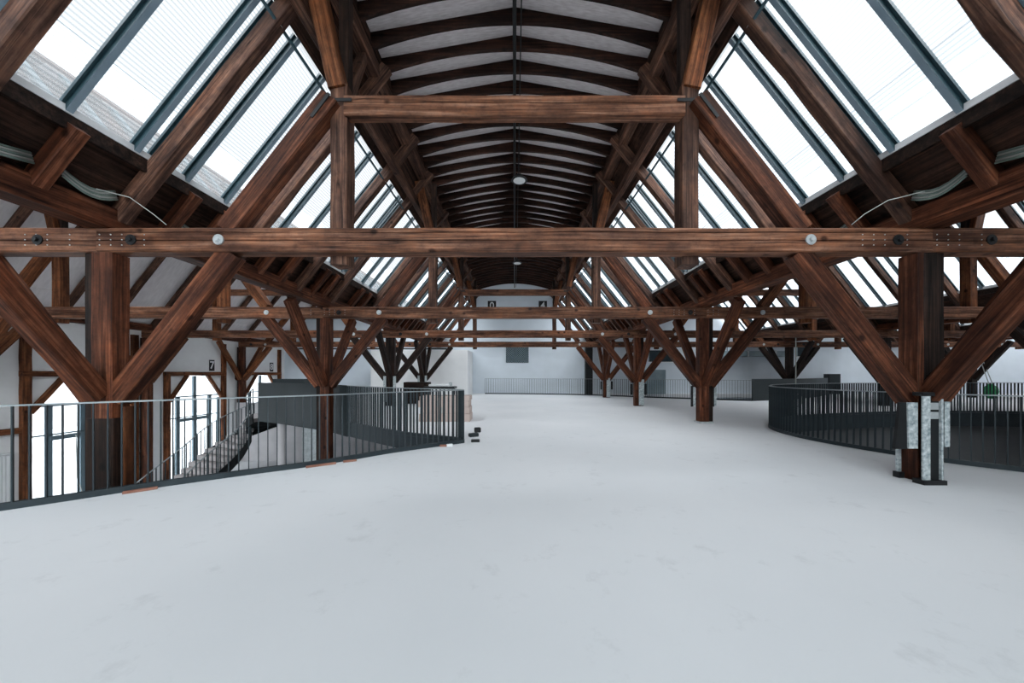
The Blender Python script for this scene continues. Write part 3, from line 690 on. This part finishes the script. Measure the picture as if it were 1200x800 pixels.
# timber frames in front of the wall
place = ['first', 'second', 'third']
for i, (yc, a, b_) in enumerate(WIN):
    x = LWALL+0.08
    t = empty('window_surround', (x, yc, GZ), f'orange-brown timber surround with slanting corners around the {place[i]} left-wall window from the front', 'timber frame', 'timber frames on the left wall')
    beam('jamb', (x, a-0.12, GZ), (x, a-0.12, 3.2 if i == 0 else LINT+0.1), 0.16, 0.24, M['wood_warm'], t, 'x')
    beam('jamb', (x, b_+0.12, GZ), (x, b_+0.12, 3.2), 0.16, 0.24, M['wood_warm'], t, 'x')
    beam('lintel', (x, a-0.24, LINT+0.1), (x, b_+0.24, LINT+0.1), 0.16, 0.2, M['wood_warm'], t, 'x')
    beam('corner_brace', (x, a-0.02, LINT-1.28), (x, a+0.95, LINT+0.02), 0.14, 0.16, M['wood_warm'], t, 'x')
    beam('corner_brace', (x, b_+0.02, LINT-1.28), (x, b_-0.95, LINT+0.02), 0.14, 0.16, M['wood_warm'], t, 'x')
o = beam('wall_rail', (LWALL+0.08, 9.0, -0.5), (LWALL+0.08, 12.05, -0.5), 0.14, 0.2, M['wood_warm'], None, 'x'); tag(o, 'short horizontal timber rail on the white wall left of the first window', 'rail')
def sign(y, txt, label, x=LWALL+0.0, w=0.34, h=0.62, z=1.62, face='x', loc=None):
    if face == 'x':
        t = boxo('number_plate', x+0.001, x+0.02, y-w/2, y+w/2, z, z+h, M['black'])
    else:
        t = boxo('number_plate', loc[0]-w/2, loc[0]+w/2, BACK-0.03, BACK-0.002, loc[1], loc[1]+h, M['black'])
    tag(t, label, 'sign')
    cu = bpy.data.curves.new('digit', 'FONT'); cu.body = txt; cu.align_x = 'CENTER'; cu.align_y = 'CENTER'; cu.size = h*0.95; cu.extrude = 0.004; cu.offset = 0.008
    tmp = bpy.data.objects.new('tmp', cu); me = bpy.data.meshes.new_from_object(tmp); bpy.data.objects.remove(tmp); me.materials.clear()
    if face == 'x':
        mw = Matrix.Translation((x+0.026, y, z+h/2)) @ Matrix(((0,0,1,0),(1,0,0,0),(0,1,0,0),(0,0,0,1)))
    else:
        mw = Matrix.Translation((loc[0], BACK-0.036, loc[1]+h/2)) @ Matrix(((1,0,0,0),(0,0,-1,0),(0,1,0,0),(0,0,0,1)))
    dg = link('digit', me, M['white_paint'], t, mw); dg['label'] = 'white numeral ' + txt
sign(19.75, '7', 'black plate with white numeral 7 above the second left-wall window')
sign(24.6, '8', 'black plate with white numeral 8 above the third left-wall window')
sign(0, '0', 'black square plate with white numeral high on the back wall, left of centre', face='y', loc=(-1.68, 6.15), w=0.62, h=0.72)
sign(0, '4', 'black square plate with white numeral high on the back wall, right of centre', face='y', loc=(2.1, 6.15), w=0.62, h=0.72)
# radiator under the first rail
t = empty('radiator', (LWALL+0.12, 10.6, -3.55), 'tall white ribbed radiator on the left wall under the timber rail', 'radiator')
bm = bmesh.new()
for i in range(26): box(bm, -0.05, 0.05, -1.2+i*0.094, -1.2+i*0.094+0.075, 0, 2.3)
link('fins', bm_mesh(bm), M['white_paint'], t, Matrix.Translation((LWALL+0.12, 10.6, -3.55)))
boxo('header_pipe', LWALL+0.07, LWALL+0.17, 9.35, 11.85, -3.6, -3.5, M['white_paint'], t); boxo('header_pipe', LWALL+0.07, LWALL+0.17, 9.35, 11.85, -1.28, -1.2, M['white_paint'], t)
for y, wh in ((16.35, 'first and second'), (21.1, 'second and third')):
    o = boxo('wall_panel', LWALL+0.01, LWALL+0.08, y-0.35, y+0.35, GZ, -0.9, M['white_paint'], bevel=0.008); tag(o, f'low white panel on the left wall between the {wh} windows', 'panel')
# outside beyond the windows
wallbox('wall_outside', -46, -45, -30, 90, GZ, 7.5, 'facade')

# ================================================================ back of the hall
# white partition room
bx = boxo('partition_room', -9.6, -3.12, 23.35, 25.98, 0, 3.05, M['plaster'], bevel=0.01); tag(bx, 'white box-shaped partition room standing against the back wall, left of centre', 'partition')
# lattice vent grille
t = empty('vent_grille', (0.2, BACK-0.03, 2.28), 'dark green lattice vent grille in the middle of the back wall', 'vent')
bm = bmesh.new(); box(bm, -0.84, 0.84, -0.01, 0.01, 0, 1.4); link('backing', bm_mesh(bm), M['bar_teal'], t, Matrix.Translation((0.2, BACK-0.02, 2.28)))
bm = bmesh.new()
for k in range(-8, 14):
    for sg in (1, -1):
        u0 = k*0.16
        # clipped diagonal
        a = Vector((u0-0.84, 0)); pts = []
        x0 = -0.84 + u0*1.0; 
        za, zb_ = 0.0, 1.4
        xa, xb = x0, x0+1.4
        if xa < -0.84: za = -0.84-xa; xa = -0.84
        if xb > 0.84: zb_ = 1.4-(xb-0.84); xb = 0.84
        if zb_-za < 0.05: continue
        p, q = Vector((sg*xa, 0, za)), Vector((sg*xb, 0, zb_)); tube(bm, [p, q], 0.012, 4)
link('lattice', bm_mesh(bm), M['duct'], t, Matrix.Translation((0.2, BACK-0.045, 2.28)))
o = tubo('heating_pipe', [(-7.0, BACK-0.35, 3.48), (30.0, BACK-0.35, 3.48)], 0.045, M['bar_teal']); tag(o, 'long dark green pipe running across the top of the back wall', 'pipe')
o = tubo('heating_pipe', [(-16.9, BACK-0.25, 3.3), (-5.0, BACK-0.25, 3.3)], 0.05, M['black']); tag(o, 'black pipe above the left end of the back wall', 'pipe')
for x0, x1, z0, z1, lb in ((10.0, 12.1, 2.35, 3.2, 'dark window in the back wall right of the third post'), (21.0, 22.2, 2.75, 3.6, 'small dark window high on the back wall behind the hanging cable')):
    t = empty('dark_window', ((x0+x1)/2, BACK-0.02, z0), lb, 'window')
    boxo('window_pane', x0, x1, BACK-0.03, BACK-0.01, z0, z1, M['dark_glass'], t)
    boxo('window_frame', x0-0.06, x0, BACK-0.05, BACK-0.01, z0-0.05, z1+0.05, M['duct'], t); boxo('window_frame', x1, x1+0.06, BACK-0.05, BACK-0.01, z0-0.05, z1+0.05, M['duct'], t)
    boxo('window_sill', x0-0.06, x1+0.06, BACK-0.08, BACK-0.01, z0-0.06, z0, M['white_paint'], t)
t = empty('air_duct', (14.5, 25.7, 2.85), 'grey-blue air duct with pale upper band near the back wall at right', 'duct')
boxo('duct_body', 14.8, 20.1, 25.4, 25.99, 2.72, 3.12, M['duct'], t, bevel=0.03); boxo('duct_flange', 16.9, 17.0, 25.36, 25.99, 2.68, 3.16, M['galv'], t); boxo('duct_flange', 18.9, 19.0, 25.36, 25.99, 2.68, 3.16, M['galv'], t)
for xx in (15.6, 18.4): boxo('duct_hanger', xx, xx+0.03, 25.68, 25.72, 3.12, 3.7, M['black'], t)
o = boxo('utility_cabinet', 9.2, 10.9, 25.2, 25.95, 0, 1.75, M['duct'], bevel=0.02); tag(o, 'grey cabinet against the back wall behind the long railing', 'cabinet')
for x0, x1, y0, y1, z1, lb in ((5.0, 5.5, 24.6, 25.0, 3.4, 'tall black steel column by the back wall right of centre'),):
    o = boxo('steel_column', x0, x1, y0, y1, 0, z1, M['black'], bevel=0.01); tag(o, lb, 'column')
o = boxo('dark_cabinet', 22.6, 23.4, 25.1, 25.6, 0, 1.45, M['panel_steel'], bevel=0.01); tag(o, 'narrow dark cabinet right of the solid balustrade panel', 'cabinet')

# ================================================================ pendant lamps
def lamp(y, z, label):
    t = empty('pendant_lamp', (0.12, y, z), label, 'lamp', 'pendant lamps under the ribbed vault')
    bm = bmesh.new(); bmesh.ops.create_cone(bm, cap_ends=True, segments=28, radius1=0.21, radius2=0.17, depth=0.05); me = bm_mesh(bm); link('lamp_housing', me, M['black'], t, Matrix.Translation((0.12, y, z+0.03)))
    bm = bmesh.new(); bmesh.ops.create_cone(bm, cap_ends=True, segments=20, radius1=0.10, radius2=0.07, depth=0.1); link('lamp_driver', bm_mesh(bm), M['black'], t, Matrix.Translation((0.12, y, z+0.10)))
    bm = bmesh.new(); bmesh.ops.create_cone(bm, cap_ends=True, segments=28, radius1=0.15, radius2=0.15, depth=0.012); link('lamp_lens', bm_mesh(bm), M['lens'], t, Matrix.Translation((0.12, y, z+0.0)))
    bm = bmesh.new(); zz = 0.15; i = 0
    while z+zz < 7.9:
        tube(bm, [(0.02*math.cos(a)*(i % 2), 0.02*math.cos(a)*((i+1) % 2), zz+0.035*math.sin(a)) for a in [k*math.pi/4 for k in range(9)]], 0.006, 4); zz += 0.055; i += 1
    link('chain', bm_mesh(bm), M['black'], t, Matrix.Translation((0.12, y, z)))
lamp(8.9, 6.36, 'round black pendant lamp on a chain, nearer of the two under the vault')
lamp(15.2, 6.25, 'round black pendant lamp on a chain, farther of the two under the vault')

# ================================================================ conduits and cables
for s, sd in ((-1, 'left'), (1, 'right')):
    t = empty('skylight_conduit', (s*3.30, 1.0, 6.38), f'dark green conduit clipped along the head of the {sd} central skylight', 'conduit')
    tubo('pipe', [(s*3.30, 1.0, 6.34), (s*3.30, BACK-0.1, 6.34)], 0.024, M['bar_teal'], t)
    for i, y in enumerate([3.3, 4.3, 4.9, 6.85, 8.85, 10.5, 12.9, 14.5]):
        boxo('clip', s*3.30-0.04, s*3.30+0.04, y-0.02, y+0.02, 6.31, 6.37, M['galv'], t)
        tubo('hanger', [(s*3.30, y, 6.37), (s*3.24, y, 6.62)], 0.008, M['galv'], t)
for s, sd in ((-1, 'left'), (1, 'right')):
    for j, (y0, y1) in enumerate(((2.7, 3.9), (4.15, 4.72), (5.6, 6.7))):
        t = empty('cable_bundle', (s*5.4, y0, 3.78), f'{ordw(j)} bundle of pale cables from the front lying behind the {sd} soffit rafters', 'cables', 'cable bundles above the valley purlins')
        for q in range(5):
            a = q*0.028
            tubo('cable', [(s*(5.36+a*0.3), y0+(y1-y0)*u/6, 3.80+a-0.10*math.sin(math.pi*u/6)) for u in range(7)], 0.013, M['cable'] if q % 2 else M['cable_green'], t, 6)
o = tubo('loose_cable', [(-5.2, 4.35, 3.75), (-4.95, 4.5, 3.72), (-4.75, 4.6, 3.55), (-4.6, 4.62, 3.42)], 0.006, M['cable'], None, 6); tag(o, 'loose pale cable drooping above the left end of the nearest tie beam', 'cable')
o = tubo('loose_cable', [(5.1, 4.35, 3.72), (4.8, 4.5, 3.68), (4.6, 4.6, 3.55), (4.45, 4.62, 3.42)], 0.006, M['cable'], None, 6); tag(o, 'loose pale cable drooping above the right end of the nearest tie beam', 'cable')
o = tubo('hanging_cable', [(-8.3, 6.62, 0.3), (-8.25, 6.6, -0.5), (-7.95, 6.55, -1.2), (-7.6, 6.5, -1.6), (-7.5, 6.5, -2.2)], 0.008, M['cable'], None, 6); tag(o, 'pale loose cable hanging in front of the first left-wall window', 'cable')
o = tubo('hanging_cable', [(12.78, 15.9, 3.1), (12.78, 15.9, 0.0)], 0.02, M['cable'], None, 6); tag(o, 'straight pale cable hanging from a tie beam to the right opening', 'cable')
bm = bmesh.new(); tube(bm, [(0.28*math.cos(a), 0, 0.28*math.sin(a)) for a in [k*math.pi/10 for k in range(21)]], 0.025, 6)
o = link('cable_coil', bm_mesh(bm), M['cable'], None, Matrix.Translation((12.3, 15.3, 0.30))); tag(o, 'ring of pale cable standing on the deck beside the hanging cable', 'cable')
# green bag hanging from a post at the right
t = empty('hanging_bag', (28.1, 21.2, 0.0), 'crumpled green bag hanging on white cables from a far right post', 'bag')
bm = bmesh.new(); bmesh.ops.create_icosphere(bm, subdivisions=3, radius=0.45)
for v in bm.verts: v.co.x *= 0.75; v.co.y *= 0.5; v.co *= 1+random.uniform(-0.12, 0.12)
link('bag_body', bm_mesh(bm), M['green'], t, Matrix.Translation((28.0, 20.55, 0.42)))
for dx in (-0.12, 0.1): tubo('cord', [(28.0+dx, 20.55, 0.8), (28.0+dx*0.5, 21.2, 3.1)], 0.02, M['cable'], t, 6)

# ================================================================ loose items
def crate_stack():
    z = 0.0
    specs = [('lowest', -2.9, -1.36, 0.24, 10.60), ('second lowest', -2.85, -1.38, 0.2, 10.64), ('second highest', -2.95, -1.4, 0.2, 10.62), ('topmost', -2.88, -1.37, 0.14, 10.6)]
    for nm_, x0, x1, h, y in specs:
        t = boxo('cardboard_box', x0, x1, y, y+0.7, z, z+h-0.006, M['cardboard'], bevel=0.008); tag(t, f'flat pinkish cardboard box beyond the left railing tip, {nm_} of its stack', 'box', 'flat cardboard boxes in a stack')
        boxo('tape', x0+0.6, x0+0.66, y-0.002, y+0.702, z+0.01, z+h-0.004, M['cable'], t); z += h
crate_stack()
t = empty('work_table', (-3.5, 16.0, 0), 'black work table carrying a white box and small tools, beyond the left railing', 'table')
boxo('tabletop', -4.1, -2.7, 15.7, 16.4, 0.78, 0.88, M['black'], t)
for lx in (-4.0, -2.8):
    for ly in (15.8, 16.3): boxo('leg', lx-0.03, lx+0.03, ly-0.03, ly+0.03, 0, 0.78, M['black'], t)
o = boxo('tool_case', -3.9, -2.95, 15.85, 16.2, 0.88, 0.98, M['white_paint'], bevel=0.02); tag(o, 'flat white case lying on the black work table', 'case')
o = boxo('small_can', -3.0, -2.85, 15.9, 16.05, 0.98-0.1, 1.08, M['galv'], bevel=0.03); tag(o, 'small metal can on the right end of the black work table', 'can')
o = boxo('equipment_box', -11.0, -9.6, 15.9, 16.5, 0, 1.22, M['panel_steel'], bevel=0.01); tag(o, 'low dark equipment box behind the solid balustrade', 'box')
o = boxo('dark_crate', -5.4, -4.2, 17.0, 17.6, 0, 1.05, M['wood_dark'], bevel=0.01); tag(o, 'dark wooden crate standing left of the black work table', 'crate')
def scrap(x, y, l_, w, h, rot, mat, label, nm_='wood_offcut', cat='wood'):
    bm = bmesh.new(); box(bm, -l_/2, l_/2, -w/2, w/2, 0, h); bmesh.ops.bevel(bm, geom=bm.edges[:], offset=min(w, h)*0.15, segments=1, affect='EDGES')
    o = link(nm_, bm_mesh(bm), M[mat], None, Matrix.Translation((x, y, 0)) @ Matrix.Rotation(rot, 4, 'Z')); return tag(o, label, cat)
scrap(-4.62, 4.32, 0.30, 0.05, 0.03, 0.72, 'brick', 'reddish wood offcut on the floor at the nearest left post')
scrap(-3.05, 5.52, 0.42, 0.05, 0.03, 0.62, 'brick', 'longer reddish wood offcut at the railing foot by the second left post')
scrap(-2.72, 5.78, 0.2, 0.05, 0.03, 0.5, 'brick', 'short reddish wood offcut touching the railing foot right of the longer one')
scrap(-1.30, 7.0, 0.12, 0.06, 0.05, 0.4, 'white_paint', 'small white scrap on the floor at the railing tip', 'plastic_scrap', 'scrap')
scrap(-1.42, 6.98, 0.14, 0.05, 0.04, 0.1, 'brick', 'small pinkish scrap beside the white one at the railing tip', 'brick_scrap', 'scrap')
scrap(-0.84, 7.5, 0.18, 0.16, 0.04, 0.1, 'black', 'flat black bracket on the floor just beyond the railing tip', 'flat_bracket', 'bracket')
scrap(-0.95, 8.1, 0.22, 0.12, 0.08, 0.5, 'panel_steel', 'dark tool pouch on the floor beyond the railing tip', 'tool_pouch', 'pouch')
scrap(-0.92, 8.7, 0.16, 0.12, 0.12, 0.2, 'black', 'small black pot on the floor farthest beyond the railing tip', 'small_pot', 'pot')
